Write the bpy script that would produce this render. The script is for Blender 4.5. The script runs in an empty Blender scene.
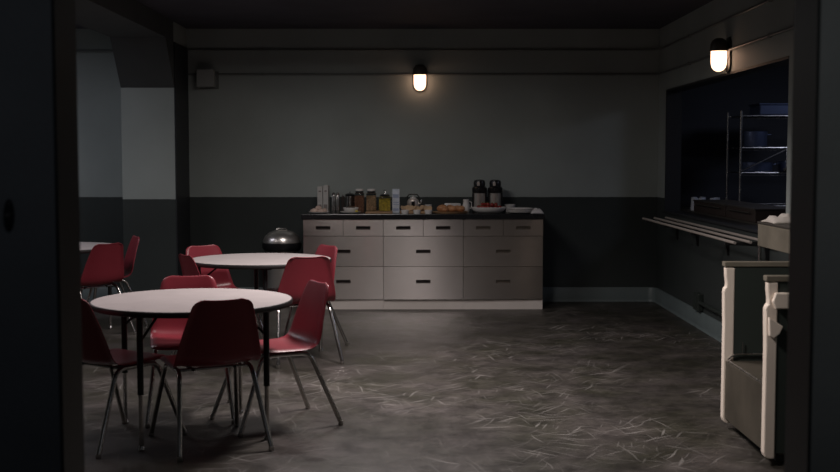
import bpy, bmesh, math, random
from mathutils import Vector, Matrix, noise
PI = math.pi
random.seed(7)
C = bpy.context.scene.collection
sc = bpy.context.scene

# ------------------------------------------------------------------ materials
def mat(name, col, rough=0.5, metal=0.0, bump=0.0, bscale=20.0, var=0.0, vscale=3.0, emit=None, es=0.0, spec=0.5,
        trans=0.0, stretch=(1, 1, 1), coat=0.0, rvar=0.0, aniso=0.0, arot=0.0):
    m = bpy.data.materials.new(name); m.use_nodes = True
    nt = m.node_tree; b = nt.nodes['Principled BSDF']
    b.inputs['Base Color'].default_value = (*col, 1)
    b.inputs['Roughness'].default_value = rough
    b.inputs['Metallic'].default_value = metal
    b.inputs['Specular IOR Level'].default_value = spec
    b.inputs['Transmission Weight'].default_value = trans
    b.inputs['Coat Weight'].default_value = coat
    tc = nt.nodes.new('ShaderNodeTexCoord')
    mp = nt.nodes.new('ShaderNodeMapping'); mp.inputs['Scale'].default_value = stretch
    nt.links.new(tc.outputs['Object'], mp.inputs['Vector'])
    if var > 0 or rvar > 0:
        n = nt.nodes.new('ShaderNodeTexNoise'); n.inputs['Scale'].default_value = vscale
        n.inputs['Detail'].default_value = 5
        nt.links.new(mp.outputs['Vector'], n.inputs['Vector'])
        if var > 0:
            r = nt.nodes.new('ShaderNodeValToRGB')
            r.color_ramp.elements[0].position = 0.3; r.color_ramp.elements[1].position = 0.7
            r.color_ramp.elements[0].color = (*[c * (1 - var) for c in col], 1)
            r.color_ramp.elements[1].color = (*[min(1, c * (1 + var)) for c in col], 1)
            nt.links.new(n.outputs['Fac'], r.inputs['Fac'])
            nt.links.new(r.outputs['Color'], b.inputs['Base Color'])
        if rvar > 0:
            mr = nt.nodes.new('ShaderNodeMapRange')
            mr.inputs['From Min'].default_value = 0.3; mr.inputs['From Max'].default_value = 0.7
            mr.inputs['To Min'].default_value = rough - rvar; mr.inputs['To Max'].default_value = rough + rvar
            nt.links.new(n.outputs['Fac'], mr.inputs['Value'])
            nt.links.new(mr.outputs['Result'], b.inputs['Roughness'])
    if bump > 0:
        n2 = nt.nodes.new('ShaderNodeTexNoise'); n2.inputs['Scale'].default_value = bscale
        n2.inputs['Detail'].default_value = 3
        nt.links.new(mp.outputs['Vector'], n2.inputs['Vector'])
        bp = nt.nodes.new('ShaderNodeBump'); bp.inputs['Strength'].default_value = bump
        bp.inputs['Distance'].default_value = 0.01
        nt.links.new(n2.outputs['Fac'], bp.inputs['Height'])
        nt.links.new(bp.outputs['Normal'], b.inputs['Normal'])
    if emit:
        b.inputs['Emission Color'].default_value = (*emit, 1)
        b.inputs['Emission Strength'].default_value = es
    if aniso:
        b.inputs['Anisotropic'].default_value = aniso
        tg = nt.nodes.new('ShaderNodeTangent'); tg.direction_type = 'RADIAL'; tg.axis = 'Z'
        nt.links.new(tg.outputs[0], b.inputs['Tangent'])
        b.inputs['Anisotropic Rotation'].default_value = arot
    return m

def wall_mat(name, top, bottom, split):
    """two-tone institutional paint, split at a fixed world height"""
    m = bpy.data.materials.new(name); m.use_nodes = True
    nt = m.node_tree; L = nt.links; b = nt.nodes['Principled BSDF']
    b.inputs['Roughness'].default_value = 0.55
    b.inputs['Specular IOR Level'].default_value = 0.3
    g = nt.nodes.new('ShaderNodeNewGeometry'); sp = nt.nodes.new('ShaderNodeSeparateXYZ')
    L.new(g.outputs['Position'], sp.inputs[0])
    n0 = nt.nodes.new('ShaderNodeTexNoise'); n0.inputs['Scale'].default_value = 14; L.new(g.outputs['Position'], n0.inputs['Vector'])
    a = nt.nodes.new('ShaderNodeMath'); a.operation = 'MULTIPLY_ADD'; a.inputs[1].default_value = 0.006
    L.new(n0.outputs['Fac'], a.inputs[0]); L.new(sp.outputs['Z'], a.inputs[2])
    gt = nt.nodes.new('ShaderNodeMath'); gt.operation = 'GREATER_THAN'; gt.inputs[1].default_value = split
    L.new(a.outputs[0], gt.inputs[0])
    mx = nt.nodes.new('ShaderNodeMix'); mx.data_type = 'RGBA'
    mx.inputs[6].default_value = (*bottom, 1); mx.inputs[7].default_value = (*top, 1)
    L.new(gt.outputs[0], mx.inputs[0])
    n = nt.nodes.new('ShaderNodeTexNoise'); n.inputs['Scale'].default_value = 1.3; n.inputs['Detail'].default_value = 6
    L.new(g.outputs['Position'], n.inputs['Vector'])
    mr = nt.nodes.new('ShaderNodeMapRange'); mr.inputs['From Min'].default_value = 0.3; mr.inputs['From Max'].default_value = 0.7
    mr.inputs['To Min'].default_value = 0.88; mr.inputs['To Max'].default_value = 1.08
    L.new(n.outputs['Fac'], mr.inputs['Value'])
    vm = nt.nodes.new('ShaderNodeVectorMath'); vm.operation = 'SCALE'
    L.new(mx.outputs[2], vm.inputs[0]); L.new(mr.outputs['Result'], vm.inputs['Scale'])
    L.new(vm.outputs[0], b.inputs['Base Color'])
    n2 = nt.nodes.new('ShaderNodeTexNoise'); n2.inputs['Scale'].default_value = 60; L.new(g.outputs['Position'], n2.inputs['Vector'])
    bp = nt.nodes.new('ShaderNodeBump'); bp.inputs['Strength'].default_value = 0.12; bp.inputs['Distance'].default_value = 0.004
    L.new(n2.outputs['Fac'], bp.inputs['Height']); L.new(bp.outputs['Normal'], b.inputs['Normal'])
    return m

def floor_mat():
    m = bpy.data.materials.new('worn_floor'); m.use_nodes = True
    nt = m.node_tree; L = nt.links; b = nt.nodes['Principled BSDF']
    tc = nt.nodes.new('ShaderNodeTexCoord')
    def mathn(op, a=None, bb=None, c=None):
        n = nt.nodes.new('ShaderNodeMath'); n.operation = op
        for i, v in enumerate((a, bb, c)):
            if v is None: continue
            if isinstance(v, (int, float)): n.inputs[i].default_value = v
            else: L.new(v, n.inputs[i])
        return n.outputs[0]
    def noi(vec, s, d=4, r=0.55):
        n = nt.nodes.new('ShaderNodeTexNoise'); n.inputs['Scale'].default_value = s; n.inputs['Detail'].default_value = d
        n.inputs['Roughness'].default_value = r
        L.new(vec, n.inputs['Vector']); return n.outputs['Fac']
    def mapr(v, a, b_, c, d):
        n = nt.nodes.new('ShaderNodeMapRange')
        for k, x in zip(('From Min', 'From Max', 'To Min', 'To Max'), (a, b_, c, d)): n.inputs[k].default_value = x
        L.new(v, n.inputs['Value']); return n.outputs['Result']
    big = noi(tc.outputs['Object'], 0.9, 6, 0.6)
    mid = noi(tc.outputs['Object'], 5.0, 6, 0.7)
    fine = noi(tc.outputs['Object'], 22.0, 5, 0.7)
    # warp the coordinates a little so scratches curve
    wn = nt.nodes.new('ShaderNodeTexNoise'); wn.inputs['Scale'].default_value = 1.7; wn.inputs['Detail'].default_value = 2
    L.new(tc.outputs['Object'], wn.inputs['Vector'])
    wv = nt.nodes.new('ShaderNodeVectorMath'); wv.operation = 'MULTIPLY_ADD'
    wv.inputs[1].default_value = (0.16, 0.16, 0); L.new(wn.outputs['Color'], wv.inputs[0]); L.new(tc.outputs['Object'], wv.inputs[2])
    tot = None
    for i, (ang, lo) in enumerate(((12, .66), (38, .655), (71, .665), (103, .66), (140, .655), (164, .665), (55, .66))):
        mp = nt.nodes.new('ShaderNodeMapping'); mp.vector_type = 'TEXTURE'
        mp.inputs['Rotation'].default_value = (0, 0, math.radians(ang))
        mp.inputs['Scale'].default_value = (1 / (2.0 + 0.7 * (i % 3)), 1 / (34 + 8 * (i % 2)), 1)
        mp.inputs['Location'].default_value = (i * 7.3, i * 3.1, i * 2.0)
        L.new(wv.outputs[0], mp.inputs['Vector'])
        s = noi(mp.outputs['Vector'], 1.0, 1.5, 0.4)
        s = mapr(s, lo, lo + .09, 0, 1)
        tot = s if tot is None else mathn('MAXIMUM', tot, s)
    msk = mapr(noi(tc.outputs['Object'], .9, 3, 0.6), .42, .6, .08, 1)
    scr = mathn('MULTIPLY', tot, msk)
    v = mathn('MULTIPLY', mapr(big, .3, .7, .62, 1.3), mapr(mid, .32, .68, .5, 1.5))
    v = mathn('MULTIPLY', v, mapr(fine, .3, .7, .82, 1.15))
    base = nt.nodes.new('ShaderNodeMix'); base.data_type = 'RGBA'
    base.inputs[6].default_value = (*FLOOR_A, 1); base.inputs[7].default_value = (*FLOOR_B, 1)
    L.new(mapr(noi(tc.outputs['Object'], 2.3, 4, 0.6), .35, .65, 0, 1), base.inputs[0])
    sca = nt.nodes.new('ShaderNodeVectorMath'); sca.operation = 'SCALE'
    L.new(base.outputs[2], sca.inputs[0]); L.new(v, sca.inputs['Scale'])
    mx = nt.nodes.new('ShaderNodeMix'); mx.data_type = 'RGBA'
    L.new(mathn('MULTIPLY', scr, .5), mx.inputs[0]); L.new(sca.outputs[0], mx.inputs[6]); mx.inputs[7].default_value = (.32, .30, .285, 1)
    L.new(mx.outputs[2], b.inputs['Base Color'])
    r = mathn('ADD', mapr(mid, .3, .7, .36, .52), mathn('MULTIPLY', scr, .12))
    L.new(r, b.inputs['Roughness'])
    b.inputs['Specular IOR Level'].default_value = 0.45
    bp = nt.nodes.new('ShaderNodeBump'); bp.inputs['Strength'].default_value = 0.25; bp.inputs['Distance'].default_value = 0.004
    L.new(mathn('ADD', mathn('MULTIPLY', scr, 1.0), fine), bp.inputs['Height']); L.new(bp.outputs['Normal'], b.inputs['Normal'])
    return m

FLOOR_A = (.029, .027, .018); FLOOR_B = (.062, .053, .049)
M = {}
M["wall"] = wall_mat("two_tone_wall_paint", (.36, .395, .38), (.045, .053, .052), 1.098)
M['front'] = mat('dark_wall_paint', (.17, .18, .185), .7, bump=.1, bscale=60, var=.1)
M['floor'] = floor_mat()
M['ceiling'] = mat('dark_ceiling', (.075, .072, .092), .8, bump=.15, bscale=30, var=.12)
M['beam'] = mat('beam_paint', (.075, .08, .081), .75, bump=.15, bscale=30, var=.1)
M['base'] = mat('teal_baseboard', (.135, .168, .172), .45, var=.1)
M['pipe'] = mat('pipe_paint', (.17, .18, .175), .4, var=.1)
M['red'] = mat('red_plastic', (.255, .030, .044), .34, bump=.04, bscale=120, var=.06, vscale=6, spec=.5)
M['chrome'] = mat('chrome', (.62, .60, .58), .22, 1, rvar=.05, vscale=30)
M['blacksteel'] = mat('black_steel', (.012, .012, .013), .4)
M['laminate'] = mat('grey_pink_laminate', (.46, .41, .405), .55, var=.05, vscale=9, spec=.4)
M['rubber'] = mat('black_rubber', (.014, .011, .011), .5)
M['steel'] = mat('brushed_steel', (.90, .84, .80), .23, 1, rvar=.02, vscale=6, stretch=(1, 1, 60), aniso=.92, arot=.25)
M['steel2'] = mat('polished_steel', (.62, .60, .58), .26, 1, rvar=.04, vscale=10)
M['satin'] = mat('satin_steel', (.72, .64, .58), .42, .6)
M['cartfront'] = mat('cart_front_steel', (.085, .073, .056), .5, .4, var=.25, vscale=4)
M['hood'] = mat('brown_grey_metal', (.075, .065, .058), .45)
M['urn'] = mat('urn_steel', (.78, .72, .66), .28, .82)
M['frost'] = mat('frosted_glass', (.62, .66, .74), .2)
M['apron'] = mat('stained_steel', (.27, .24, .19), .48, .5, var=.2, vscale=5)
M['cansteel'] = mat('can_steel', (.85, .80, .76), .30, .9)
M['darksteel'] = mat('dull_steel', (.24, .22, .20), .42, 1, rvar=.08, vscale=9)
M['pull_lit'] = mat('lit_recess_metal', (.14, .12, .10), .45, .6)  # lighter copy of the pull metal with reflected light put into its colour
M['pull'] = mat('dark_recess_metal', (.035, .028, .027), .45, .6)
M['kick'] = mat('cream_plinth', (.74, .67, .62), .5, var=.06)
M['worktop'] = mat('black_worktop', (.012, .013, .015), .25, var=.2)
M['white'] = mat('white_porcelain', (.74, .71, .69), .25)
M['paper'] = mat('white_paper', (.62, .60, .60), .7, bump=.2, bscale=40)
M['blue_paper'] = mat('pale_blue_card', (.62, .66, .74), .6, var=.15, vscale=25)
M['grey_card'] = mat('white_card', (.56, .54, .52), .6, var=.08, vscale=20)
M['cardprint'] = mat('card_print', (.25, .21, .20), .6)
M['bun'] = mat('brown_crust', (.46, .22, .10), .5, bump=.3, bscale=60, var=.3, vscale=18)
M['pink'] = mat('pale_pastry', (.60, .45, .38), .55, bump=.3, bscale=70, var=.25, vscale=20)
M['bread'] = mat('bread_slice', (.52, .36, .22), .7, bump=.4, bscale=80, var=.2, vscale=20)
M['berry'] = mat('red_fruit', (.26, .018, .015), .3, bump=.2, bscale=120)
M['leaf'] = mat('green_calyx', (.05, .13, .03), .6)
M['wood'] = mat('light_wood', (.38, .23, .12), .5, var=.25, vscale=4, stretch=(1, 12, 1))
M['cereal'] = mat('brown_cereal', (.42, .20, .12), .8, bump=1, bscale=110, var=.5, vscale=70)
M['oats'] = mat('tan_cereal', (.66, .44, .26), .8, bump=1, bscale=110, var=.4, vscale=70)
M['yellow'] = mat('yellow_cereal', (.80, .58, .07), .6, bump=.6, bscale=90, var=.35, vscale=50)
M['glass'] = mat('clear_glass', (.85, .88, .88), .08, trans=1.0)
M['blackpl'] = mat('black_plastic', (.012, .012, .013), .3)
M['greens'] = mat('dark_fruit', (.06, .035, .02), .4)
M['cream'] = mat('cream_bumper', (.80, .69, .60), .5, var=.06)
M['darkpanel'] = mat('dark_green_panel', (.028, .036, .032), .45)
M['brownin'] = mat('brown_interior', (.045, .032, .028), .5)
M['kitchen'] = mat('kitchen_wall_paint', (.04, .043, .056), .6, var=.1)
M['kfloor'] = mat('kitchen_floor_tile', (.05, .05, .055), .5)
M['added_lining'] = mat('darkened_jamb_lining', (.011, .0125, .0125), .5)
M['liner'] = mat('hatch_liner_and_shade', (.022, .024, .028), .5)
M['box'] = mat('grey_plastic', (.36, .37, .36), .5)
M['lampglass'] = mat('lit_lamp_glass', (.9, .85, .78), .3, emit=(1.0, .60, .39), es=3.3)
M['cloth'] = mat('off_white_cloth', (.58, .53, .48), .9, bump=.5, bscale=90)
M['bluepan'] = mat('blue_grey_pan', (.16, .20, .34), .3, .6)

# ------------------------------------------------------------------ mesh builder
class MB:
    def __init__(s): s.bm = bmesh.new()
    def box(s, x0, x1, y0, y1, z0, z1, bev=0.0, rot=None, piv=None, seg=2):
        r = bmesh.ops.create_cube(s.bm, size=1)
        vs = r['verts']
        for v in vs:
            v.co = Vector(((x0 + x1) / 2 + v.co.x * (x1 - x0), (y0 + y1) / 2 + v.co.y * (y1 - y0), (z0 + z1) / 2 + v.co.z * (z1 - z0)))
        if bev > 0:
            es = list({e for v in vs for e in v.link_edges})
            g = bmesh.ops.bevel(s.bm, geom=es, offset=bev, segments=seg, affect='EDGES', profile=.5)
            vs = list({v for f in g['faces'] for v in f.verts} | {v for v in vs if v.is_valid})
        if rot is not None:
            p = Vector(piv) if piv else Vector(((x0 + x1) / 2, (y0 + y1) / 2, (z0 + z1) / 2))
            for v in vs: v.co = rot @ (v.co - p) + p
        return s
    def tube(s, pts, r, n=10, cap=True, rs=None):
        pts = [Vector(p) for p in pts]; rings = []
        t = (pts[1] - pts[0]).normalized()
        a = t.orthogonal().normalized()
        for i, p in enumerate(pts):
            if i == 0: tn = (pts[1] - pts[0]).normalized()
            elif i == len(pts) - 1: tn = (pts[-1] - pts[-2]).normalized()
            else: tn = ((pts[i + 1] - p).normalized() + (p - pts[i - 1]).normalized()).normalized()
            a = (a - tn * a.dot(tn)).normalized(); b = tn.cross(a)
            rr = rs[i] if rs else r
            rings.append([s.bm.verts.new(p + (a * math.cos(2 * PI * k / n) + b * math.sin(2 * PI * k / n)) * rr) for k in range(n)])
        for i in range(len(rings) - 1):
            for k in range(n):
                s.bm.faces.new((rings[i][k], rings[i][(k + 1) % n], rings[i + 1][(k + 1) % n], rings[i + 1][k]))
        if cap:
            s.bm.faces.new(list(reversed(rings[0]))); s.bm.faces.new(rings[-1])
        return s
    def lathe(s, prof, c=(0, 0, 0), n=24, sx=1, sy=1):
        """prof: list of (r, z); r = 0 closes to a point"""
        rings = []
        for r, z in prof:
            if r < 1e-6: rings.append([s.bm.verts.new((c[0], c[1], c[2] + z))])
            else: rings.append([s.bm.verts.new((c[0] + r * sx * math.cos(2 * PI * k / n), c[1] + r * sy * math.sin(2 * PI * k / n), c[2] + z)) for k in range(n)])
        for a, b in zip(rings, rings[1:]):
            for k in range(n):
                q = []
                for v in (a[k % len(a)], a[(k + 1) % len(a)], b[(k + 1) % len(b)], b[k % len(b)]):
                    if v not in q: q.append(v)
                if len(q) >= 3:
                    try: s.bm.faces.new(q)
                    except ValueError: pass
        return s
    def prism(s, poly, axis, a, b):
        """poly in the two other axes, extruded along axis (0 x, 1 y, 2 z)"""
        def P(u, v, w):
            return {0: (w, u, v), 1: (u, w, v), 2: (u, v, w)}[axis]
        A = [s.bm.verts.new(P(u, v, a)) for u, v in poly]; B = [s.bm.verts.new(P(u, v, b)) for u, v in poly]
        n = len(poly)
        s.bm.faces.new(A); s.bm.faces.new(list(reversed(B)))
        for i in range(n): s.bm.faces.new((A[i], B[i], B[(i + 1) % n], A[(i + 1) % n]))
        return s
    def blob(s, c, r, n=3, amp=.08, fr=3, seed=0):
        g = bmesh.ops.create_icosphere(s.bm, subdivisions=n, radius=1)
        for v in g['verts']:
            d = v.co.normalized(); k = 1 + amp * noise.noise(d * fr + Vector((seed * 3.1, seed, 0)))
            v.co = Vector((c[0] + d.x * r[0] * k, c[1] + d.y * r[1] * k, c[2] + d.z * r[2] * k))
        return s
    def build(s, name, m, parent=None, smooth=False, ang=35):
        bmesh.ops.recalc_face_normals(s.bm, faces=s.bm.faces)
        me = bpy.data.meshes.new(name); s.bm.to_mesh(me); s.bm.free()
        me.materials.append(m)
        o = bpy.data.objects.new(name, me); C.objects.link(o)
        if parent: o.parent = parent
        if smooth:
            for p in me.polygons: p.use_smooth = True
            me.set_sharp_from_angle(angle=math.radians(ang))
        return o

def empty(name, label=None, cat=None, loc=(0, 0, 0), rz=0, group=None):
    o = bpy.data.objects.new(name, None); C.objects.link(o)
    o.location = loc; o.rotation_euler = (0, 0, rz); o.empty_display_size = .1
    return tag(o, label, cat, group)
def tag(o, label=None, cat=None, group=None, kind=None):
    if label: o['label'] = label
    if cat: o['category'] = cat
    if group: o['group'] = group
    if kind: o['kind'] = kind
    return o
def struct(o): o['kind'] = 'structure'; return o
def copy_tree(o, parent=None):
    c = o.copy(); C.objects.link(c)
    if parent: c.parent = parent
    for ch in [x for x in bpy.data.objects if x.parent == o]: copy_tree(ch, c)
    return c
def lab(o, t): o['label'] = t; return o

# ------------------------------------------------------------------ the room
XW, YW, ZC = 2.506, 11.981, 2.83     # right wall, back wall, ceiling
XL, YF = -5.2, 3.15
struct(MB().box(XL - .2, XW + .01, -.6, YW + .01, -.1, 0).build('floor', M['floor']))
struct(MB().box(XL - .2, XW + .16, 2.97, YW + .15, ZC, ZC + .12).build('ceiling', M['ceiling']))
struct(MB().box(XL - .2, XW, YW, YW + .15, 0, ZC).build('wall_back', M['wall']))
struct(MB().box(XL - .15, XL, YF, YW, 0, ZC).build('wall_left', M['wall']))
OY0, OY1, OZ0, OZ1 = 7.80, 11.62, .95, 2.187     # serving opening in the right wall
wr = MB()
wr.box(XW, XW + .15, OY0, OY1, 0, OZ0)
wr.box(XW, XW + .15, OY0, OY1, OZ1, ZC)
wr.box(XW, XW + .15, 2.97, OY0, 0, ZC)
wr.box(XW, XW + .15, OY1, YW + .15, 0, ZC)
struct(wr.build('wall_right', M['wall']))
# front wall with a wide doorway the camera looks through
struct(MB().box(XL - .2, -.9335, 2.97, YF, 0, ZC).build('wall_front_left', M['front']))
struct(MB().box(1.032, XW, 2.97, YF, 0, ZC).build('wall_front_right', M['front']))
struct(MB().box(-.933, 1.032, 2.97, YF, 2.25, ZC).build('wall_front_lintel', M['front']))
struct(MB().box(-.933, -.925, 2.968, YF + .002, 0, 2.242).build('added_dark_lining_left', M['added_lining']))  # dark lining added to tone down room light on the doorway sides
struct(MB().box(1.024, 1.032, 2.968, YF + .002, 0, 2.242).build('added_dark_lining_right', M['added_lining']))
struct(MB().box(-.933, 1.032, 2.968, YF + .002, 2.242, 2.25).build('added_dark_lining_top', M['added_lining']))
# lock plate on the left of the doorway
lp = empty('lock_plate', 'small black oval lock plate on the dark wall left of the doorway', 'lock plate', (-1.052, 2.968, 1.353))
q = MB(); q.lathe([(0, .012), (.024, .011), (.030, .006), (.031, 0), (0, 0)], n=28, sx=.42, sy=1.35)
o = q.build('cover_plate', M['blackpl'], lp, True); o.rotation_euler = (PI / 2, 0, 0)
q = MB(); q.lathe([(0, .018), (.006, .017), (.0065, .010), (0, .010)], n=14)
o = q.build('key_cylinder', M['darksteel'], lp, True); o.rotation_euler = (PI / 2, 0, 0)

# pilaster and beam with a haunch
PX0, PX1, PY = -2.90, -2.378, 11.34
struct(MB().box(PX0, PX1, PY, YW - .002, 0, ZC - .001).build('wall_pilaster', M['wall']))
bmz = MB(); bmz.prism([(YF, ZC), (YF, 2.64), (10.97, 2.64), (PY - .001, 2.186), (PY - .001, ZC)], 0, PX0, PX1)
struct(bmz.build('trim_1', M['beam']))

# dark liner round the serving hatch
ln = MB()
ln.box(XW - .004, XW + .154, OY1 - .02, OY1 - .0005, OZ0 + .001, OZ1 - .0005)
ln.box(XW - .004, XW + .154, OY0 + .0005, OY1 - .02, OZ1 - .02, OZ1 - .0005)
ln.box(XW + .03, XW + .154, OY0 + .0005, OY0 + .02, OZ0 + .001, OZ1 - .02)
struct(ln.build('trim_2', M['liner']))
struct(MB().box(PX1 + .0005, PX1 + .012, PY - .004, YW - .001, .16, 2.63).build('pilaster_shade_sheet', M['liner']))  # thin dark sheet added for the shade on the pilaster's right face
# baseboards
def coved(path, h=.15, t=.018):
    m_ = MB(); prof = [(0, 0), (t + .012, 0), (t + .004, .012), (t, .03), (t, h - .012), (t - .008, h), (0, h)]
    rows = []
    for i, (x, y) in enumerate(path):
        p = Vector((x, y))
        d0 = (p - Vector(path[i - 1])).normalized() if i else None
        d1 = (Vector(path[i + 1]) - p).normalized() if i < len(path) - 1 else None
        def nr(d): return Vector((d.y, -d.x))
        if d0 and d1:
            nn = (nr(d0) + nr(d1)).normalized(); nn = nn / max(.3, nn.dot(nr(d0)))
        else: nn = nr(d0 or d1)
        rows.append([m_.bm.verts.new((p.x + nn.x * a, p.y + nn.y * a, z)) for a, z in prof])
    for a, b in zip(rows, rows[1:]):
        for k in range(len(prof) - 1): m_.bm.faces.new((a[k], b[k], b[k + 1], a[k + 1]))
    return m_
e = .0005
struct(coved([(PX1 + e, YW - e), (-1.14, YW - e)]).build('baseboard_back', M['base'], smooth=True))
cor = [(XW - .10 + .10 * math.sin(a), YW - .10 + .10 * math.cos(a)) for a in [PI / 2 * k / 6 for k in range(7)]]
struct(coved([(1.26, YW - e)] + cor + [(XW - e, 7.6), (XW - e, 3.2)]).build('baseboard_right', M['base'], smooth=True))
struct(coved([(XL, YW - e), (PX0 - e, YW - e), (PX0 - e, PY - e), (PX1 + e, PY - e), (PX1 + e, YW - .02)]).build('baseboard_left', M['base'], smooth=True))

# ------------------------------------------------------------------ pipes
def clamp(parent, x, y, z, ax):
    m_ = MB()
    if ax == 'x': m_.box(x - .012, x + .012, y - .012, YW, z - .013, z + .013, .003)
    else: m_.box(x - .012, XW, y - .012, y + .012, z - .013, z + .013, .003)
    m_.build('pipe_clamp', M['pipe'], parent)
def wallpipe(label, z, r, gap=.018):
    t = empty('conduit_pipe', label, 'pipe')
    rr = .14; x1, y1 = XW - gap, YW - gap
    c = [(x1 - rr + rr * math.sin(a), y1 - rr + rr * math.cos(a), z) for a in [PI / 2 * k / 8 for k in range(9)]]
    MB().tube([(PX1 + .002, y1, z)] + c + [(x1, 3.2, z)], r, 10).build('pipe_run', M['pipe'], t, True)
    for x in (-1.6, -.4, .9, 2.0): clamp(t, x, y1, z, 'x')
    for y in (10.6, 8.2, 6.0): clamp(t, x1, y, z, 'y')
    return t
wallpipe('thin dark upper pipe along the back wall and right wall near the ceiling', 2.612, .010)
wallpipe('thin dark lower pipe at lamp height along back wall and right wall', 2.362, .010)
t = empty('conduit_pipe', 'short dark pipe high on the pale alcove wall at far left', 'pipe')
MB().tube([(XL, YW - .03, 2.60), (PX0 - .002, YW - .03, 2.60)], .014, 10).build('pipe_run', M['pipe'], t, True)
for x in (-4.4, -3.3): clamp(t, x, YW - .03, 2.60, 'x')

# junction box / loudspeaker on the back wall
t = empty('wall_speaker', 'small square grey box mounted high on back wall beside the pillar', 'wall box', (-2.17, YW, 2.318))
MB().box(-.088, .088, -.13, -.012, -.09, .09, .006).build('housing', M['box'], t)
MB().box(-.074, .12, -.012, 0, -.105, .075, .002).build('mounting_or_shadow_plate', M['pipe'], t)  # dark sheet shifted right and down, standing for the housing's cast shadow

# ------------------------------------------------------------------ wall lamps
def wall_lamp(label, loc, rz):
    t = empty('wall_lamp', label, 'wall lamp', loc, rz, 'round topped wall lamps')
    # local: wall at y=0, sticks out to -y
    MB().tube([(0, 0, 0), (0, -.018, 0)], .075, 24).build('back_plate', M['blackpl'], t, True)
    h = MB(); h.lathe([(0, .098), (.028, .094), (.052, .078), (.067, .05), (.072, .012), (.072, -.004), (.060, -.004), (0, -.004)], (0, -.085, .0))
    h.build('hood', M['hood'], t, True)
    MB().box(-.03, .03, -.06, -.004, .0, .055, .006).build('bracket', M['blackpl'], t)
    g = MB(); g.lathe([(0, -.004), (.062, -.004), (.063, -.05), (.062, -.105), (.054, -.138), (.038, -.158), (.018, -.168), (0, -.17)], (0, -.085, 0))
    g.build('glass_shade', M['lampglass'], t, True, 60)
    gd = MB()
    gd.tube([(0.072 * math.cos(a), -.085 + .072 * math.sin(a), -.004) for a in [2 * PI * k / 24 for k in range(25)]], .006, 8, False)
    gd.build('rim_ring', M['blackpl'], t, True)
    bp_ = MB(); bp_.prism([(-.07, .06), (-.07, -.12), (-.045, -.165), (0, -.18), (.045, -.165), (.07, -.12), (.07, .06), (.04, .10), (-.04, .10)], 1, -.016, -.002)
    bp_.build('reflector_plate', M['blackpl'], t)
    return t
wall_lamp('lit wall lamp with dark hood in the middle of the back wall', (.03, YW - .001, 2.36), 0)
wall_lamp('lit wall lamp with dark hood on right wall above the serving hatch', (XW - .001, 9.29, 2.362), -PI / 2)

# ------------------------------------------------------------------ cabinets
CY = 11.33
mods = [(-1.125, -.333), (-.333, .457), (.457, 1.247)]
cl = ['left stainless steel drawer cabinet, partly behind the red chairs', 'middle stainless steel drawer cabinet below the wall lamp',
      'right stainless steel drawer cabinet with darker drawer fronts']
def drawer(parent, x0, x1, z0, z1, tilt, steel, pm='pull', pz=None):
    g = .0022; x0 += g; x1 -= g; z0 += g; z1 -= g
    cx, cz = (x0 + x1) / 2, pz or (z0 + z1) / 2; w, h = .067, .0125
    o = MB()
    o.box(x0, x1, -.018, 0, cz + h, z1); o.box(x0, x1, -.018, 0, z0, cz - h)
    o.box(x0, cx - w, -.018, 0, cz - h, cz + h); o.box(cx + w, x1, -.018, 0, cz - h, cz + h)
    bmesh.ops.translate(o.bm, verts=o.bm.verts, vec=(-cx, 0, -cz))
    d = o.build('drawer', steel, parent); d.location = (cx, 0, cz); d.rotation_euler = tilt
    p = MB(); p.box(-w, w, -.004, .012, -h, h)
    p.box(-w - .004, w + .004, -.021, -.018, h, h + .004); p.box(-w - .004, w + .004, -.021, -.018, -h - .004, -h)
    p.box(-w - .004, -w, -.021, -.018, -h, h); p.box(w, w + .004, -.021, -.018, -h, h)
    p.build('recessed_pull', M[pm], d)
random.seed(3)
for i, (a, b) in enumerate(mods):
    cx = (a + b) / 2
    t = empty('drawer_cabinet', cl[i], 'cabinet', (cx, CY + .018, 0), 0, 'stainless drawer cabinets')
    w = (b - a) / 2
    MB().box(-w + .0008, w - .0008, .002, YW - CY - .045, .097, .895).build('carcass', M['darksteel'], t)
    MB().box(-w + .0008, w - .0008, .004, .03, 0, .096).build('plinth', M['kick'], t)
    T = lambda: (math.radians(random.uniform(-.5, .5)), 0, math.radians(random.uniform(-.5, .5)))
    pm = 'pull_lit' if i == 2 else 'pull'
    drawer(t, -w, 0, .73, .895, T(), M['steel'], pm); drawer(t, 0, w, .73, .895, T(), M['steel'], pm)
    drawer(t, -w, w, .428, .73, T(), M['steel'], pm)
    drawer(t, -w, w, .099, .428, ((math.radians(.8), 0, math.radians(1.1)), (math.radians(-.5), 0, 0), (math.radians(.6), 0, math.radians(.8)))[i], M['steel'], pm, .280)
wt = MB().box(-1.14, 1.26, CY - .012, YW - .022, .8965, .949, .006).build('worktop', M['worktop'])
tag(wt, 'long black worktop lying across the three stainless drawer cabinets', 'worktop')
ZT = .949

# ------------------------------------------------------------------ things on the worktop
def plate(label, x, y, r, z=ZT, m='white', group=None, h=.018):
    o = MB().lathe([(0, .003), (r * .6, .003), (r * .62, .006), (r, h), (r * 1.005, h - .003), (r * .65, .0), (0, 0)], n=36).build('plate', M[m], None, True, 60)
    o.location = (x, y, z); return tag(o, label, 'plate', group)
def bowl(label, x, y, r, h, z=ZT, sx=1, sy=1, name='bowl'):
    t = .004
    o = MB().lathe([(0, .006), (r * .5, .008), (r * .8, h * .45), (r * .98, h - .002), (r, h), (r * 1.0, h - .004), (r * .86, h * .38), (r * .55, .0), (0, 0)], n=36, sx=sx, sy=sy).build(name, M['white'], None, True, 60)
    o.location = (x, y, z); return tag(o, label, 'bowl')

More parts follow.
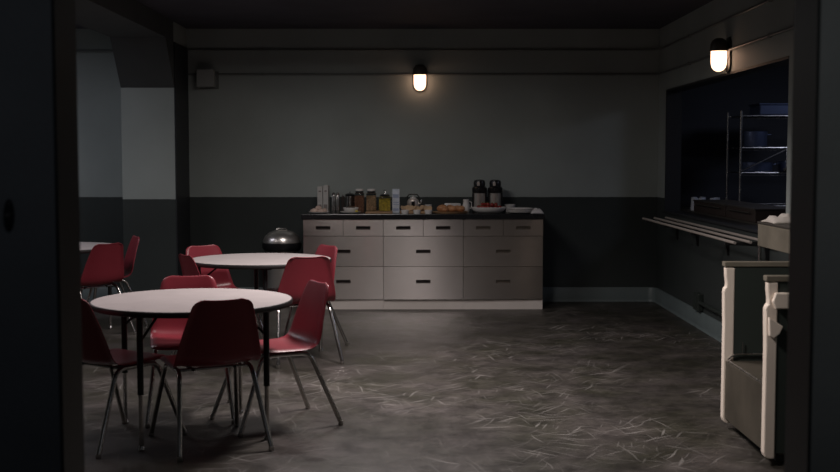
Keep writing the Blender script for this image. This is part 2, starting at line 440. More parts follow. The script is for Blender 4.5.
# pink pastries
plate('white plate of pale pastries at left end of worktop', -.975, 11.46, .105)
for k, (dx, dy, dz, r) in enumerate(((-.045, -.02, .026, .036), (.02, -.035, .024, .032), (.045, .02, .026, .033), (-.015, .035, .028, .034), (-.005, 0, .052, .033))):
    o = MB().blob((0, 0, 0), (r * 1.2, r, r * .7), 3, .25, 2.2, k).build('pastry', M['pink'], None, True, 80)
    o.location = (-.975 + dx, 11.46 + dy, ZT + dz); o.rotation_euler.z = k * 1.1
    tag(o, 'pale pastry heaped on the leftmost white plate', 'pastry', 'pale pastries on leftmost plate')
# cereal boxes edge-on
for x, lb, h in ((-.988, 'tall narrow white cereal box, left one of the pair', .262), (-.930, 'tall narrow white cereal box, right one of the pair', .266)):
    t = empty('cereal_box', lb, 'box', (x, 11.80, ZT), 0, 'cereal boxes standing on end')
    MB().box(-.026, .026, -.10, .10, 0, h, .002).build('carton', M['grey_card'], t)
    MB().box(-.018, .018, -.1012, -.1002, h * .12, h * .3).build('printed_panel', M['cardprint'], t)
    MB().box(-.012, .012, -.1012, -.1002, h * .78, h * .84).build('printed_panel', M['cardprint'], t)
MB_ = MB().box(-.02, .02, -.06, .0, 0, .01, .002)
MB_.build('flap', M['grey_card'], t).location = (0, 0, .266)
# steel canisters and mill
for k, (x, lb) in enumerate(((-.843, 'slim steel canister beside the cereal boxes, left of two'), (-.800, 'slim steel canister next to the dark pepper mill'))):
    t = empty('canister', lb, 'canister', (x, 11.62, ZT), 0, 'slim steel canisters')
    MB().lathe([(0, 0), (.019, 0), (.0195, .005), (.0195, .165), (.017, .172), (0, .172)], n=20).build('body', M['steel2'], t, True)
    MB().lathe([(0, .172), (.016, .172), (.017, .195), (.010, .203), (0, .204)], n=20).build('lid', M['steel2'], t, True)
t = empty('pepper_mill', 'dark brown pepper mill behind the dip bowl', 'pepper mill', (-.752, 11.66, ZT))
MB().lathe([(0, 0), (.023, 0), (.021, .02), (.014, .05), (.019, .09), (.018, .12), (.013, .125), (0, .125)], n=20).build('body', M['brownin'], t, True)
MB().lathe([(0, .126), (.016, .126), (.019, .145), (.012, .165), (.004, .168), (.006, .178), (0, .18)], n=20).build('knob', M['brownin'], t, True)
# coffee press behind the bowl
t = empty('coffee_press', 'steel coffee press with black lid behind the dip bowl', 'coffee press', (-.685, 11.76, ZT))
MB().lathe([(0, 0), (.045, 0), (.046, .01), (.046, .16), (.048, .165), (0, .165)], n=28).build('body', M['steel2'], t, True)
MB().lathe([(0, .166), (.049, .166), (.049, .178), (.03, .19), (0, .192)], n=28).build('lid', M['blackpl'], t, True)
MB().tube([(.045, 0, .145), (.085, 0, .14), (.088, 0, .05), (.046, 0, .03)], .007, 8).build('handle', M['blackpl'], t, True)
MB().tube([(0, 0, .19), (0, 0, .21)], .004, 8).build('plunger', M['blackpl'], t, True)
# bowl on plate
plate('wide white plate under the dip bowl', -.665, 11.47, .105)
bowl('white bowl of dark fruit standing on its plate', -.66, 11.47, .078, .055, ZT + .0035)
for k, (dx, dy) in enumerate(((-.03, 0), (.02, .02), (.02, -.025), (-.005, -.005))):
    o = MB().blob((0, 0, 0), (.022, .02, .018), 2, .1, 2, k).build('fruit_piece', M['greens'], None, True, 80)
    o.location = (-.66 + dx, 11.47 + dy, ZT + .052 + (.008 if k == 3 else 0)); tag(o, 'dark fruit piece in the white bowl', 'fruit', 'dark fruit in the bowl')
o = MB().blob((0, 0, 0), (.016, .013, .011), 2, .1, 2, 5).build('lemon_wedge', M['yellow'], None, True, 80)
o.location = (-.60, 11.395, ZT + .024); tag(o, 'small yellow fruit piece on the plate rim under the bowl', 'fruit')
# wooden board with jars
bd = MB().box(-.515, -.245, 11.41, 11.80, ZT, ZT + .016, .004).build('serving_board', M['wood']); tag(bd, 'light wooden board under the tan and yellow jars', 'board')
def jar(label, x, y, z, w, h, content, lid, sq=True):
    t = empty('storage_jar', label, 'jar', (x, y, z), 0, 'food storage jars')
    if sq:
        MB().box(-w, w, -w, w, 0, h, .010, seg=3).build('glass_body', M['glass'], t, True)
        MB().box(-w + .004, w - .004, -w + .004, w - .004, .004, h * .84, .008, seg=3).build('contents', M[content], t, True)
    MB().lathe([(0, h + .001), (w * .82, h + .001), (w * .82, h + .018), (0, h + .018)], n=24).build('collar', M['blackpl'], t, True)
    if lid == 'white':
        MB().lathe([(0, h + .019), (w * .86, h + .019), (w * .88, h + .024), (w * .88, h + .034), (w * .78, h + .040), (0, h + .041)], n=24).build('lid', M['white'], t, True)
    else:
        MB().lathe([(0, h + .019), (w * .7, h + .019), (w * .6, h + .024), (.012, h + .03), (.008, h + .042), (.014, h + .055), (.010, h + .065), (0, h + .067)], n=20).build('stopper', M['glass'], t, True)
    return t
jar('square jar of dark brown cereal under a white lid', -.585, 11.70, ZT, .049, .198, 'cereal', 'white')
jar('square jar of tan cereal under a white lid on the board', -.463, 11.66, ZT + .0165, .050, .182, 'oats', 'white')
jar('square jar of yellow cereal with clear glass stopper on the board', -.325, 11.62, ZT + .0165, .058, .148, 'yellow', 'clear')
# milk carton
t = empty('milk_carton', 'tall pale blue and white gabled carton beside yellow jar', 'carton', (-.213, 11.62, ZT))
q = MB(); q.prism([(-.036, 0), (.036, 0), (.036, .19), (.003, .225), (.003, .24), (-.003, .24), (-.003, .225), (-.036, .19)], 0, -.036, .036)
q.build('carton_body', M['blue_paper'], t)
bpr = mat('blue_print', (.36, .42, .58), .6)
for z0, z1 in ((.15, .185), (.02, .045), (.08, .087), (.10, .107)): MB().box(-.028, .028, -.0372, -.0362, z0, z1).build('printed_band', bpr, t)
# steel jug
t = empty('steel_kettle', 'squat steel kettle with black handle behind the bread', 'kettle', (-.04, 11.79, ZT))
MB().lathe([(0, 0), (.055, 0), (.062, .01), (.062, .10), (.054, .125), (.035, .135), (0, .135)], n=32).build('body', M['satin'], t, True)
MB().lathe([(0, .136), (.034, .136), (.03, .148), (.008, .154), (.010, .166), (0, .168)], n=24).build('lid', M['white'], t, True)
MB().tube([(-.056, 0, .118), (-.064, 0, .15), (-.04, 0, .178), (.04, 0, .178), (.064, 0, .15), (.056, 0, .118)], .006, 8).build('bail_handle', M['blackpl'], t, True)
MB().box(-.018, .018, -.068, -.058, .03, .11, .004).build('front_grip', M['blackpl'], t)
MB().tube([(.055, 0, .06), (.078, 0, .09), (.088, 0, .12)], .012, 10, rs=[.014, .011, .008]).build('spout', M['steel2'], t, True)
# ramekins and bread board
for k, x in enumerate((-.118, 0.0, .113)):
    t = MB().lathe([(0, .006), (.030, .006), (.037, .038), (.041, .038), (.033, 0), (0, 0)], n=20).build('ramekin', M['white'], None, True)
    t.location = (x, 11.37, ZT)
    tag(t, ('small white cup at worktop front edge, below the steel kettle to its left', 'middle small white cup at worktop front edge', 'small white cup at worktop front edge, beside the bun board')[k], 'cup', 'small white cups along the front edge')
bd = MB().box(-.17, .15, 11.45, 11.68, ZT, ZT + .022, .003).build('bread_board', M['wood']); tag(bd, 'wooden board of sliced bread behind the small white cups', 'board')
random.seed(5)
for k in range(9):
    o = MB(); w, h = .034, .03
    o.prism([(-w, -h), (w, -h), (w * 1.02, h * .3), (w * .8, h * .95), (0, h * 1.1), (-w * .8, h * .95), (-w * 1.02, h * .3)], 1, -.006, .006)
    o = o.build('bread_slice', M['bread']); o.rotation_euler = (math.radians(-65 + random.uniform(-22, 22)), random.uniform(-.3, .3), random.uniform(-.9, .9))
    o.location = (-.13 + .031 * k, 11.55 + random.uniform(-.03, .03), ZT + .042 + random.uniform(0, .008))
    tag(o, 'bread slice leaning in a row on the board behind small cups', 'bread', 'bread slices on the board')
t = MB().lathe([(0, .006), (.026, .006), (.034, .075), (.037, .075), (.03, 0), (0, 0)], n=20).build('mug', M['white'], None, True); t.location = (.115, 11.76, ZT)
tag(t, 'white mug behind the right end of the bread board', 'mug')
# buns
o = MB().lathe([(0, 0), (.165, 0), (.18, .012), (.182, .018), (.17, .016), (0, .010)], n=40, sy=.72).build('oval_platter', M['wood'], None, True)
o.location = (.33, 11.50, ZT); tag(o, 'oval wooden platter of brown buns right of the bread', 'platter')
for k, (dx, dy, dz, r, a) in enumerate(((-.075, 0, .04, .058, .3), (.02, -.02, .036, .05, -.2), (.105, -.01, .036, .05, .5), (.0, .06, .04, .05, 1.2), (.075, .055, .038, .045, .1), (-.05, -.06, .028, .035, .9))):
    o = MB().blob((0, 0, 0), (r * .98, r * .76, r * .66), 3, .12, 1.6, k).build('bun', M['bun'], None, True, 80)
    o.location = (.33 + dx, 11.50 + dy, ZT + dz + .008); o.rotation_euler.z = a; tag(o, 'glossy brown bun on the oval wooden platter', 'bun', 'brown buns on the platter')
o = MB().box(-.085, .085, -.05, .05, 0, .088, .012).build('white_tub', M['white'], None, True); o.location = (.365, 11.82, ZT); tag(o, 'low white tub behind the buns', 'tub')
t = empty('milk_jug', 'small white jug between the buns and the coffee urns', 'jug', (.495, 11.60, ZT))
MB().lathe([(0, 0), (.03, 0), (.037, .03), (.034, .08), (.027, .11), (.031, .135), (.028, .133), (.024, .11), (0, .10)], n=24).build('body', M['white'], t, True)
MB().tube([(.03, 0, .115), (.055, 0, .105), (.055, 0, .055), (.035, 0, .04)], .005, 8).build('handle', M['white'], t, True)
# air pots
for x, lb in ((.638, 'left of two steel and black coffee urns behind red fruit'), (.800, 'right of two steel and black coffee urns, nearer worktop end')):
    t = empty('coffee_urn', lb, 'coffee urn', (x, 11.76, ZT), 0, 'pump top coffee urns')
    MB().lathe([(0, 0), (.070, 0), (.072, .012), (.070, .03), (0, .03)], n=36).build('base', M['blackpl'], t, True)
    MB().lathe([(0, .03), (.064, .03), (.064, .195), (0, .195)], n=36).build('body', M['urn'], t, True)
    MB().lathe([(0, .195), (.070, .195), (.076, .205), (.076, .245), (.064, .258), (0, .258)], n=36).build('shoulder', M['blackpl'], t, True)
    MB().lathe([(0, .258), (.058, .258), (.060, .30), (.052, .322), (.03, .33), (0, .331)], n=36).build('pump_lid', M['blackpl'], t, True)
    MB().box(-.028, .0, -.063, -.052, .268, .305, .004).build('lid_highlight', M['satin'], t)  # silver block standing for the highlight on the black lid
    MB().box(-.018, .018, -.105, -.06, .222, .245, .006).build('spout', M['blackpl'], t)
    for s in (-1, 1): MB().box(s * .064 - .010, s * .064 + .010, -.03, .03, .03, .20, .006).build('side_rib', M['blackpl'], t)
# red fruit platter
bowl('wide white oval bowl heaped with red fruit before the urns', .715, 11.48, .178, .062, ZT, 1, .62, 'fruit_bowl')
random.seed(11)
fr = []
for k in range(22):
    row = 0 if k < 15 else 1
    a = random.uniform(0, 2 * PI); d = math.sqrt(random.random()) * (.11 if row == 0 else .07)
    fr.append((.715 + d * math.cos(a) * 1.05, 11.48 + d * math.sin(a) * .55, ZT + .058 + row * .028))
for k, p in enumerate(fr):
    t = empty('strawberry', 'small red fruit heaped in the wide white bowl', 'fruit', p, k * 1.3, 'red fruit in the wide bowl')
    MB().blob((0, 0, 0), (.02, .02, .021), 2, .1, 2, k).build('flesh', M['berry'], t, True, 80)
    MB().lathe([(0, .018), (.010, .017), (.004, .021), (0, .026)], n=6).build('calyx', M['leaf'], t)
bowl('small white bowl behind the stacked plates', .955, 11.83, .057, .075)
for k in range(5):
    plate(('lowest', 'second lowest', 'middle', 'second highest', 'topmost')[k] + ' white plate of the stack right of the red fruit', 1.025, 11.49, .138, ZT + k * .0085, group='stacked white plates')
# napkin
nm = MB(); N = 14
g = [[nm.bm.verts.new((-.065 + .13 * i / N, -.05 + .10 * j / N, .004 + .052 * max(0, (1 - (abs(i / N - .5) * 2) ** 3)) * max(0, (1 - (abs(j / N - .5) * 2) ** 3)) * (.6 + .8 * abs(noise.noise(Vector((i * .5, j * .5, 2))))))) for j in range(N + 1)] for i in range(N + 1)]
for i in range(N):
    for j in range(N): nm.bm.faces.new((g[i][j], g[i + 1][j], g[i + 1][j + 1], g[i][j + 1]))
o = nm.build('napkin', M['paper'], None, True, 70); o.location = (1.19, 11.40, ZT); so = o.modifiers.new('s', 'SOLIDIFY'); so.thickness = .003
tag(o, 'crumpled white napkin at the right end of the worktop', 'napkin')

# ------------------------------------------------------------------ trash can
t = empty('trash_can', 'round stainless trash can with domed lid left of the cabinets', 'trash can', (-1.375, 11.66, 0))
MB().lathe([(0, 0), (.158, 0), (.162, .012), (.160, .03), (0, .03)], n=40).build('foot_ring', M['blackpl'], t, True)
MB().lathe([(0, .03), (.158, .03), (.160, .56), (0, .56)], n=48).build('body', M['cansteel'], t, True)
MB().lathe([(0, .56), (.175, .56), (.196, .585), (.200, .61), (.198, .64), (.185, .645), (0, .645)], n=48).build('rim', M['blackpl'], t, True)
MB().lathe([(0, .645), (.190, .645), (.188, .668), (.168, .71), (.125, .748), (.06, .77), (0, .777)], n=48).build('domed_lid', M['cansteel'], t, True)
MB().tube([(-.055, 0, .768), (-.045, 0, .787), (.045, 0, .787), (.055, 0, .768)], .007, 8).build('lid_handle', M['steel2'], t, True)

# ------------------------------------------------------------------ tables
def make_table():
    t = empty('round_table', 'x', 'table'); R = .54
    MB().lathe([(0, .702), (R - .004, .702), (R - .004, .7302), (0, .7302)], n=96).build('tabletop', M['laminate'], t, True)
    MB().lathe([(R - .0035, .700), (R + .001, .701), (R + .003, .706), (R + .003, .7265), (R - .001, .7305), (R - .0035, .7305)], n=96).build('edge_band', M['rubber'], t, True, 60)
    for k in range(4):
        a = PI / 2 * k + math.radians(66)
        x, y = .465 * math.cos(a), .465 * math.sin(a)
        l = MB().tube([(x, y, .29), (x, y, .690)], .0165, 16).build('leg', M['blacksteel'], t, True)
        MB().tube([(x, y, .03), (x, y, .29)], .0125, 14).build('leg_extension', M['chrome'], l, True)
        MB().lathe([(0, .0), (.014, 0), (.017, .006), (.014, .022), (.008, .03), (0, .03)], (x, y, 0), n=16).build('glide', M['steel2'], l, True)
        MB().box(x - .035, x + .035, y - .035, y + .035, .690, .7015, .003).build('mounting_or_shadow_plate', M['blacksteel'], l)
        # brace
        MB().tube([(x, y, .56), (x * .62, y * .62, .70)], .007, 8).build('brace', M['blacksteel'], t, True)
    return t
tbl = make_table()
for i, (x, y, rz, lb) in enumerate(((-1.225, 6.245, 0, 'nearest round table with pale laminate top and black edge, front left'),
                                (-1.20, 8.78, 36, 'second round table with pale laminate top, before the trash can'),
                                (-3.16, 10.02, 27, 'farthest round table, half hidden by the doorway edge at left'))):
    o = tbl if i == 0 else copy_tree(tbl)
    o.location = (x, y, 0); o.rotation_euler.z = math.radians(rz); o['label'] = lb; o['group'] = 'round laminate tables'

# ------------------------------------------------------------------ chairs (face local +y)
def shell_mesh():
    # (y, z, halfwidth, side lift)   front lip -> top of the back
    P = [(.232, .424, .205, 0), (.222, .440, .214, 0), (.190, .449, .219, .002), (.12, .447, .222, .006), (.04, .441, .225, .011),
         (-.05, .436, .228, .016), (-.12, .435, .230, .021), (-.165, .446, .230, .026), (-.193, .472, .228, .028), (-.208, .510, .223, .028),
         (-.219, .56, .212, .026), (-.232, .62, .198, .022), (-.246, .68, .182, .018), (-.259, .73, .169, .014), (-.269, .765, .160, .011), (-.275, .785, .155, .009), (-.281, .790, .153, .008)]
    # densify with Catmull-Rom
    Q = []
    for i in range(len(P) - 1):
        p0, p1, p2, p3 = P[max(i - 1, 0)], P[i], P[i + 1], P[min(i + 2, len(P) - 1)]
        for s in (0, .5):
            Q.append(tuple(.5 * ((2 * b) + (-a + c) * s + (2 * a - 5 * b + 4 * c - d) * s * s + (-a + 3 * b - 3 * c + d) * s ** 3) for a, b, c, d in zip(p0, p1, p2, p3)))
    Q.append(P[-1])
    # arclength for corner rounding
    L = [0]
    for a, b in zip(Q, Q[1:]): L.append(L[-1] + math.hypot(b[0] - a[0], b[1] - a[1]))
    T = L[-1]; nv = 16; m_ = MB(); rows = []
    for i, (y, z, hw, lift) in enumerate(Q):
        # tangent & normal in the yz plane (normal = sitter's side)
        a, b = Q[max(i - 1, 0)], Q[min(i + 1, len(Q) - 1)]
        ty, tz = b[0] - a[0], b[1] - a[1]; l = math.hypot(ty, tz); ty /= l; tz /= l
        ny, nz = -tz, ty
        if nz < 0 and i < 10: ny, nz = -ny, -nz
        ny, nz = (tz, -ty)
        if i < 8 and nz < 0: ny, nz = -ny, -nz
        if ny < 0 and i >= 12: ny, nz = -ny, -nz
        if 8 <= i < 12 and nz < 0 and ny < 0: ny, nz = -ny, -nz
        for r, d in ((.04, T - L[i]), (.05, L[i])):
            if d < r: hw = hw - r + math.sqrt(max(0, r * r - (r - d) ** 2)) * 1.0
        row = []
        for k in range(nv + 1):
            s = -1 + 2 * k / nv
            # edge columns roll backwards (rim)
            up = lift * (s * s) if abs(s) < .96 else lift * .92 - .012
            x = hw * (s if abs(s) < .96 else math.copysign(1.0, s))
            row.append(m_.bm.verts.new((x, y + ny * up, z + nz * up)))
        rows.append(row)
    for a, b in zip(rows, rows[1:]):
        for k in range(nv): m_.bm.faces.new((a[k], a[k + 1], b[k + 1], b[k]))
    return m_
def arc_path(pts, r, n=5):
    """polyline with rounded corners"""
    pts = [Vector(p) for p in pts]; out = [pts[0]]
    for a, b, c in zip(pts, pts[1:], pts[2:]):
        d0 = (a - b).normalized(); d1 = (c - b).normalized()
        s, e_ = b + d0 * r, b + d1 * r
        for k in range(n + 1):
            u = k / n; out.append(s * (1 - u) ** 2 + b * 2 * u * (1 - u) + e_ * u * u)
    out.append(pts[-1]); return out
def make_chair():
    t = empty('shell_chair', 'x', 'chair')
    sh = shell_mesh().build('seat_shell', M['red'], t, True, 80)
    so = sh.modifiers.new('solid', 'SOLIDIFY'); so.thickness = .006; so.offset = -1
    ss = sh.modifiers.new('sub', 'SUBSURF'); ss.levels = 1; ss.render_levels = 1
    for s in (-1, 1):
        xt, xb = s * .190, s * .238
        fr = MB().tube(arc_path([(xb, .285, .022), (xt, .140, .418), (xt, -.135, .418), (xb, -.30, .022)], .055), .013, 12).build('leg_frame', M['chrome'], t, True)
        for yb in (.285, -.30):
            dy = .004 if yb > 0 else -.004
            MB().lathe([(0, 0), (.013, 0), (.0155, .005), (.0135, .024), (0, .026)], (xb, yb + dy, 0), n=14).build('glide', M['steel2'], fr, True)
    for y in (.10, -.09):
        MB().tube([(-.19, y, .416), (.19, y, .416)], .009, 10).build('cross_bar', M['chrome'], t, True)
    for x in (-.11, .11): MB().tube([(x, .112, .415), (x, -.102, .415)], .008, 8).build('under_rail', M['blacksteel'], t, True)
    return t
ch = make_chair()
G1, G2, G3 = 'red chairs around the nearest table', 'red chairs around the second table', 'red chairs around the farthest table'
spots = [
    (-1.62, 6.05, (.56, .828), G1, 'red shell chair at left of nearest table, cut by the doorway edge'),
    (-1.095, 5.985, (-.443, .897), G1, 'nearest red shell chair with its dark back towards the viewer'),
    (-.81, 6.46, (-.881, -.474), G1, 'red shell chair right of nearest table, turned sideways facing left'),
    (-1.325, 6.65, (.20, -.98), G1, 'red shell chair behind the nearest table, facing the viewer'),
    (-1.56, 9.12, (.66, -.75), G2, 'red shell chair at far left of the second table, facing viewer'),
    (-1.465, 8.56, (.85, .52), G2, 'red shell chair at near left of second table, mostly hidden'),
    (-.875, 8.51, (-.35, .94), G2, 'red shell chair at near right of second table, back to viewer'),
    (-.95, 9.18, (-.82, -.57), G2, 'red shell chair at far right of second table, beside the cabinets'),
    (-2.785, 9.70, (-.80, .60), G3, 'dark backed red shell chair at near side of farthest table'),
    (-2.80, 10.31, (-.90, -.43), G3, 'bright red shell chair at far right side of farthest table'),
]
for i, (x, y, u, g, lb) in enumerate(spots):
    o = ch if i == 0 else copy_tree(ch)
    o.location = (x, y, 0); o.rotation_euler.z = math.atan2(u[1], u[0]) - PI / 2
    o['label'] = lb; o['group'] = g

# ------------------------------------------------------------------ tray rails
t = empty('tray_slide', 'three polished steel tray rails mounted below the serving hatch', 'tray rail')
for x, z in ((2.205, .912), (2.315, .916), (2.425, .920)):
    MB().tube([(x, 7.95, z), (x, 11.19, z)], .0105, 14).build('rail', M['satin'], t, True)
for y in (8.15, 9.2, 10.2, 11.0):
    q = MB(); q.prism([(2.19, .885), (2.19, .9015), (XW, .9095), (XW, .72), (2.49, .72), (2.47, .87)], 1, y - .012, y + .012)
    q.build('bracket', M['blacksteel'], t)
q = MB(); q.box(XW - .02, XW + .17, OY0 + .002, OY1 - .002, OZ0 + .0005, OZ0 + .022, .004)
tag(q.build('hatch_sill', M['liner']), 'dark steel sill along the bottom of the serving hatch', 'sill')

# serving counter at the near end of the rails
t = empty('serving_counter', 'stainless serving counter with deep apron at end of rails', 'counter', (2.16, 6.64, 0))
MB().box(0, .34, 0, .63, .945, 1.085, .004).build('apron', M['apron'], t)
MB().box(-.004, .34, -.004, .634, 1.0855, 1.10, .004).build('top', M['darksteel'], t)
for x in (.012, .325):
    for y in (.012, .618): MB().tube([(x, y, 0), (x, y, .945)], .011, 12).build('leg', M['steel2'], t, True)
cm = MB(); N = 16
g = [[cm.bm.verts.new((-.11 + .22 * i / N, -.13 + .26 * j / N, .014 + .052 * max(0, (1 - (abs(i / N - .5) * 2) ** 4)) * max(0, (1 - (abs(j / N - .5) * 2) ** 4)) * (.7 + .6 * noise.noise(Vector((i * .3, j * .35, 5)))))) for j in range(N + 1)] for i in range(N + 1)]
for i in range(N):
    for j in range(N): cm.bm.faces.new((g[i][j], g[i + 1][j], g[i + 1][j + 1], g[i][j + 1]))
o = cm.build('folded_towel', M['cloth'], None, True, 70); o.location = (2.275, 7.09, 1.0925); so = o.modifiers.new('s', 'SOLIDIFY'); so.thickness = .008
tag(o, 'crumpled off white towel lying on the serving counter', 'towel')

# ------------------------------------------------------------------ tray cabinet at right
t = empty('tray_cart', 'dark tray cart with cream bumpers against the right wall', 'cart', (1.69, 5.52, 0))
XE = .79     # depth to the wall
def endpanel(y0, y1, near):
    nm = MB(); nm.box(.045, XE, y0, y1, .06, .905, .004); p = nm.build('end_panel', M['darkpanel'], t)
    # cream bumper strip with the step of its grip
    q = MB(); q.prism([(.0, .065), (.006, .045), (.022, .035), (.054, .035), (.054, .900), (.004, .900), (.005, .86), (.010, .82), (.010, .795), (.0, .785), (-.004, .77), (-.003, .70), (0, .60)], 1, y0 - .004, y1 + .004)
    b = q.build('bumper', M['cream'], p)
    bv = b.modifiers.new('bv', 'BEVEL'); bv.width = .006; bv.segments = 2
    MB().box(-.004, XE, y0 - .006, y1 + .006, .905, .932, .004).build('cap', M['apron'], p)
    if near:
        q = MB(); q.prism([(.035, .853), (XE, .853), (XE, .775), (.035, .775), (.020, .81)], 1, y0 - .035, y0 - .005)
        b = q.build('grip_rail', M['cream'], p); bv = b.modifiers.new('bv', 'BEVEL'); bv.width = .006; bv.segments = 2
        q = MB(); q.prism([(.005, .735), (.075, .69), (.060, .655), (.030, .63), (.008, .645)], 1, y0 - .030, y0 - .005)
        b = q.build('tray_catch', M['cream'], p); bv = b.modifiers.new('bv', 'BEVEL'); bv.width = .005; bv.segments = 2
    return p
endpanel(0, .045, True); endpanel(.755, .80, False)
MB().box(.01, .022, .048, .752, .065, .385, .002).build('front_panel', M['cartfront'], t)
MB().box(.022, XE, .048, .752, .365, .385).build('well_floor', M['cartfront'], t)
MB().box(.40, .415, .048, .752, .385, .905).build('well_back', M['brownin'], t)
MB().box(.415, XE, .048, .752, .89, .905).build('top', M['brownin'], t)
MB().tube(arc_path([(.016, .06, .392), (.016, .74, .392), (.06, .742, .425), (.39, .742, .425)], .02), .005, 8).build('wire_rim', M['steel2'], t, True)
MB().tube([(.10, .742, .425), (.10, .742, .49)], .003, 8).build('wire_post', M['steel2'], t, True)
for y in (.06, .74):
    for x in (.10, .70):
        w = MB().tube([(x, y - .014, .03), (x, y + .014, .03)], .03, 18).build('caster', M['rubber'], t, True)
        MB().box(x - .012, x + .012, y - .02, y + .02, .045, .062, .002).build('caster_fork', M['darksteel'], w)

# outlet box and conduit low on the right wall
t = empty('outlet_box', 'small dark outlet box low on right wall behind the cart', 'outlet', (XW, 10.08, .235))
MB().box(-.05, 0, -.09, .09, -.075, .075, .006).build('housing', M['darkpanel'], t)
MB().box(-.054, -.05, -.06, .06, -.05, .05, .002).build('cover_plate', M['darkpanel'], t)
MB().tube([(-.03, -.09, 0), (-.03, -1.9, 0)], .018, 12).build('conduit', M['darkpanel'], t, True)

# ------------------------------------------------------------------ kitchen beyond the hatch
KX0, KX1, KY1 = XW + .15, 5.6, 12.4
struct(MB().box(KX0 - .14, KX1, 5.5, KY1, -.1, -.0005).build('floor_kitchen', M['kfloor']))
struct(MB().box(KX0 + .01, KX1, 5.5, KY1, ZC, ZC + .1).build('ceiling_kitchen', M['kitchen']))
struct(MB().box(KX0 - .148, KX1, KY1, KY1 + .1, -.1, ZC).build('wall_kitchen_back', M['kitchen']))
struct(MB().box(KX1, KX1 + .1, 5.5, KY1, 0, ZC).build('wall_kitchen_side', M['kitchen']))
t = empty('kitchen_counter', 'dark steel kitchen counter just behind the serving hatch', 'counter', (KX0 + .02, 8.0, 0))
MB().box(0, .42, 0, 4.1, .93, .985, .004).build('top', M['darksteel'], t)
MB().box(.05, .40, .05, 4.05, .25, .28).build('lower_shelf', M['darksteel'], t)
for y in (.03, 2.05, 4.07):
    for x in (.03, .39): MB().tube([(x, y, 0), (x, y, .93)], .02, 12).build('leg', M['steel2'], t, True)
for k, (y0, y1, lb) in enumerate(((9.12, 9.98, 'near dark steel hot cupboard on the kitchen counter'), (10.02, 11.15, 'far dark steel hot cupboard on kitchen counter beside the glasses'))):
    t = empty('hot_cupboard', lb, 'food warmer', (KX0 + .03, y0, .985), 0, 'dark food warmers in the kitchen')
    MB().box(0, .34, 0, y1 - y0, .0, .10, .006).build('body', M['brownin'], t)
    MB().box(-.006, .346, -.006, y1 - y0 + .006, .10, .112, .003).build('lid', M['darksteel'], t)
    MB().tube([(-.02, .1, .075), (-.02, y1 - y0 - .1, .075)], .006, 8).build('handle', M['darksteel'], t, True)
for k, (x, y) in enumerate(((2.74, 11.32), (2.83, 11.42), (2.92, 11.34), (2.80, 11.60), (2.90, 11.66), (3.0, 11.5))):
    o = MB().lathe([(.036, 0), (.038, 0), (.030, .12), (.0, .125), (0, .120), (.027, .116)], n=20).build('drinking_glass', M['frost'], None, True)
    o.location = (x, y, .985); tag(o, 'upturned drinking glass on the kitchen counter beyond the rails', 'glass', 'upturned glasses beyond the hatch')
# wire rack
t = empty('storage_rack', 'tall steel wire rack standing in the dark kitchen', 'rack', (3.17, 11.28, 0))
RW, RD = 1.25, .48
for x in (0, RW):
    for y in (0, RD):
        MB().tube([(x, y, 0.01), (x, y, 1.96)], .0125, 12).build('post', M['steel2'], t, True)
for z in (.25, 1.03, 1.355, 1.60, 1.91):
    s = MB(); s.tube([(0, 0, z), (RW, 0, z), (RW, RD, z), (0, RD, z), (0, 0, z)], .007, 8)
    s.tube([(0, 0, z - .025), (RW, 0, z - .025)], .004, 6)
    for k in range(1, 24): s.tube([(RW * k / 24, 0, z), (RW * k / 24, RD, z)], .0025, 5)
    s.build('wire_shelf', M['steel2'], t, True)
MB().tube([(0, -.012, 1.37), (RW * .45, -.012, 1.64)], .007, 8).build('diagonal_brace', M['steel2'], t, True)
def pan(label, x, y, z, r, h, m='bluepan', name='stock_pot', cat='pot'):
    t = empty(name, label, cat, (x, y, z))
    MB().lathe([(0, 0), (r * .96, 0), (r, .01), (r, h), (r * 1.04, h + .004), (r * .97, h), (r * .95, .012), (0, .01)], n=28).build('body', M[m], t, True)
    for s in (-1, 1): MB().tube([(s * r, -.03, h * .8), (s * (r + .03), -.025, h * .82), (s * (r + .03), .025, h * .82), (s * r, .03, h * .8)], .005, 8).build('handle', M[m], t, True)
pan('dull steel pot on the middle shelf of the kitchen rack', 3.38, 11.52, 1.611, .115, .15)
pan('low wide pan on the kitchen rack below the pot', 3.40, 11.52, 1.366, .15, .09)
pan('second low pan on the kitchen rack, further right', 3.76, 11.52, 1.366, .14, .10)
t = empty('plastic_crate', 'pale blue grey plastic crate on top shelf of kitchen rack', 'crate', (3.36, 11.50, 1.921))
MB().box(0, .55, -.18, .18, 0, .10, .01).build('body', M['bluepan'], t)
MB().box(-.01, .56, -.19, .19, .10, .115, .004).build('rim', M['bluepan'], t)
t = empty('ladle', 'steel ladle hanging from front edge of the kitchen rack', 'ladle', (3.61, 11.255, 1.60))
MB().tube([(0, .02, .01), (0, .0, .016), (0, -.006, 0), (0, -.006, -.20)], .004, 8).build('handle', M['steel2'], t, True)
MB().lathe([(0, -.045), (.025, -.038), (.04, -.015), (.042, 0), (.038, -.002), (.03, -.02), (0, -.036)], (0, -.03, -.20), n=20).build('bowl', M['steel2'], t, True)

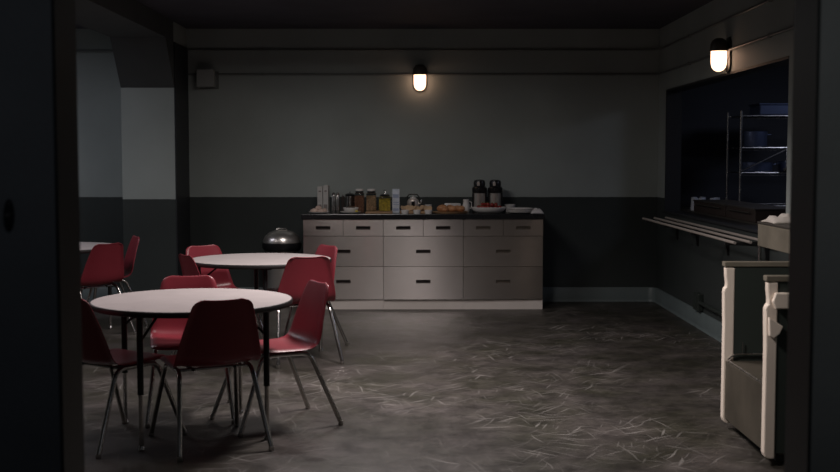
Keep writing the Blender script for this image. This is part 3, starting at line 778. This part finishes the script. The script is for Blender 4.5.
# ------------------------------------------------------------------ lights
def area(name, loc, sx, sy, pw, col, rot=(0, 0, 0), spread=PI):
    l = bpy.data.lights.new(name, 'AREA'); l.shape = 'RECTANGLE'; l.size = sx; l.size_y = sy; l.energy = pw; l.color = col; l.spread = spread
    o = bpy.data.objects.new(name, l); o.location = loc; o.rotation_euler = rot; C.objects.link(o); return o
area('ceiling_light_left', (-3.6, 8.2, 2.78), 1.0, .6, 14, (1, .93, .92), spread=math.radians(150))
area('ceiling_light_counter', (-.7, 9.2, 2.80), 1.0, .4, 23, (1, .94, .90), spread=math.radians(168))
area('ceiling_light_middle', (.0, 7.3, 2.78), .4, .7, 56, (1, .90, .88), spread=math.radians(135))
area('ceiling_light_near', (-1.85, 6.1, 2.78), .8, .6, 8, (1, .90, .89), spread=math.radians(140))
area('ceiling_light_alcove', (-4.3, 10.0, 2.78), 1.0, .6, 14, (.87, .88, 1), spread=math.radians(176))
area('kitchen_light', (4.6, 9.5, 2.75), .8, .8, 13, (.72, .78, 1))
cl_ = area('front_fill_right', (.1, 1.3, 2.5), .4, .4, .8, (1, 1, .95), spread=math.radians(70))  # narrow unseen light added to lift only the right front wall
cl_.rotation_euler = (Vector((1.5, 2.97, 1.5)) - Vector((.1, 1.3, 2.5))).to_track_quat('-Z', 'Y').to_euler()
c3_ = area('cart_fill_light', (-.3, 5.0, 2.78), .5, .5, 14, (1, .92, .87), spread=math.radians(70))  # unseen tilted light added to brighten the cart bumpers
c3_.rotation_euler = (Vector((1.75, 5.9, .6)) - Vector((-.3, 5.0, 2.78))).to_track_quat('-Z', 'Y').to_euler()
c2_ = area('front_fill_left', (-.1, 1.3, 2.5), .4, .4, .2, (.9, .92, 1), spread=math.radians(70))  # second unseen narrow light, added to lift the left front wall
c2_.rotation_euler = (Vector((-1.4, 2.97, 1.5)) - Vector((-.1, 1.3, 2.5))).to_track_quat('-Z', 'Y').to_euler()

w = bpy.data.worlds.new('World'); sc.world = w; w.use_nodes = True
w.node_tree.nodes['Background'].inputs[0].default_value = (.5, .6, .8, 1)
w.node_tree.nodes['Background'].inputs[1].default_value = .014

# ------------------------------------------------------------------ camera
cam = bpy.data.cameras.new('Camera'); co = bpy.data.objects.new('Camera', cam); C.objects.link(co)
cam.sensor_width = 36; cam.lens = 1150 / 840 * 36
co.location = (0, 0, 1.5)
co.rotation_euler = (PI / 2 - math.atan(78 / 1150), 0, -math.atan(3 / 1150))
cam.dof.use_dof = True; cam.dof.focus_distance = 8.5; cam.dof.aperture_fstop = 3.2
cam.clip_end = 60
sc.camera = co
sc.view_settings.view_transform = 'Standard'; sc.view_settings.look = 'None'
sc.view_settings.gamma = 1; sc.view_settings.exposure = 0
sc.view_settings.use_curve_mapping = False
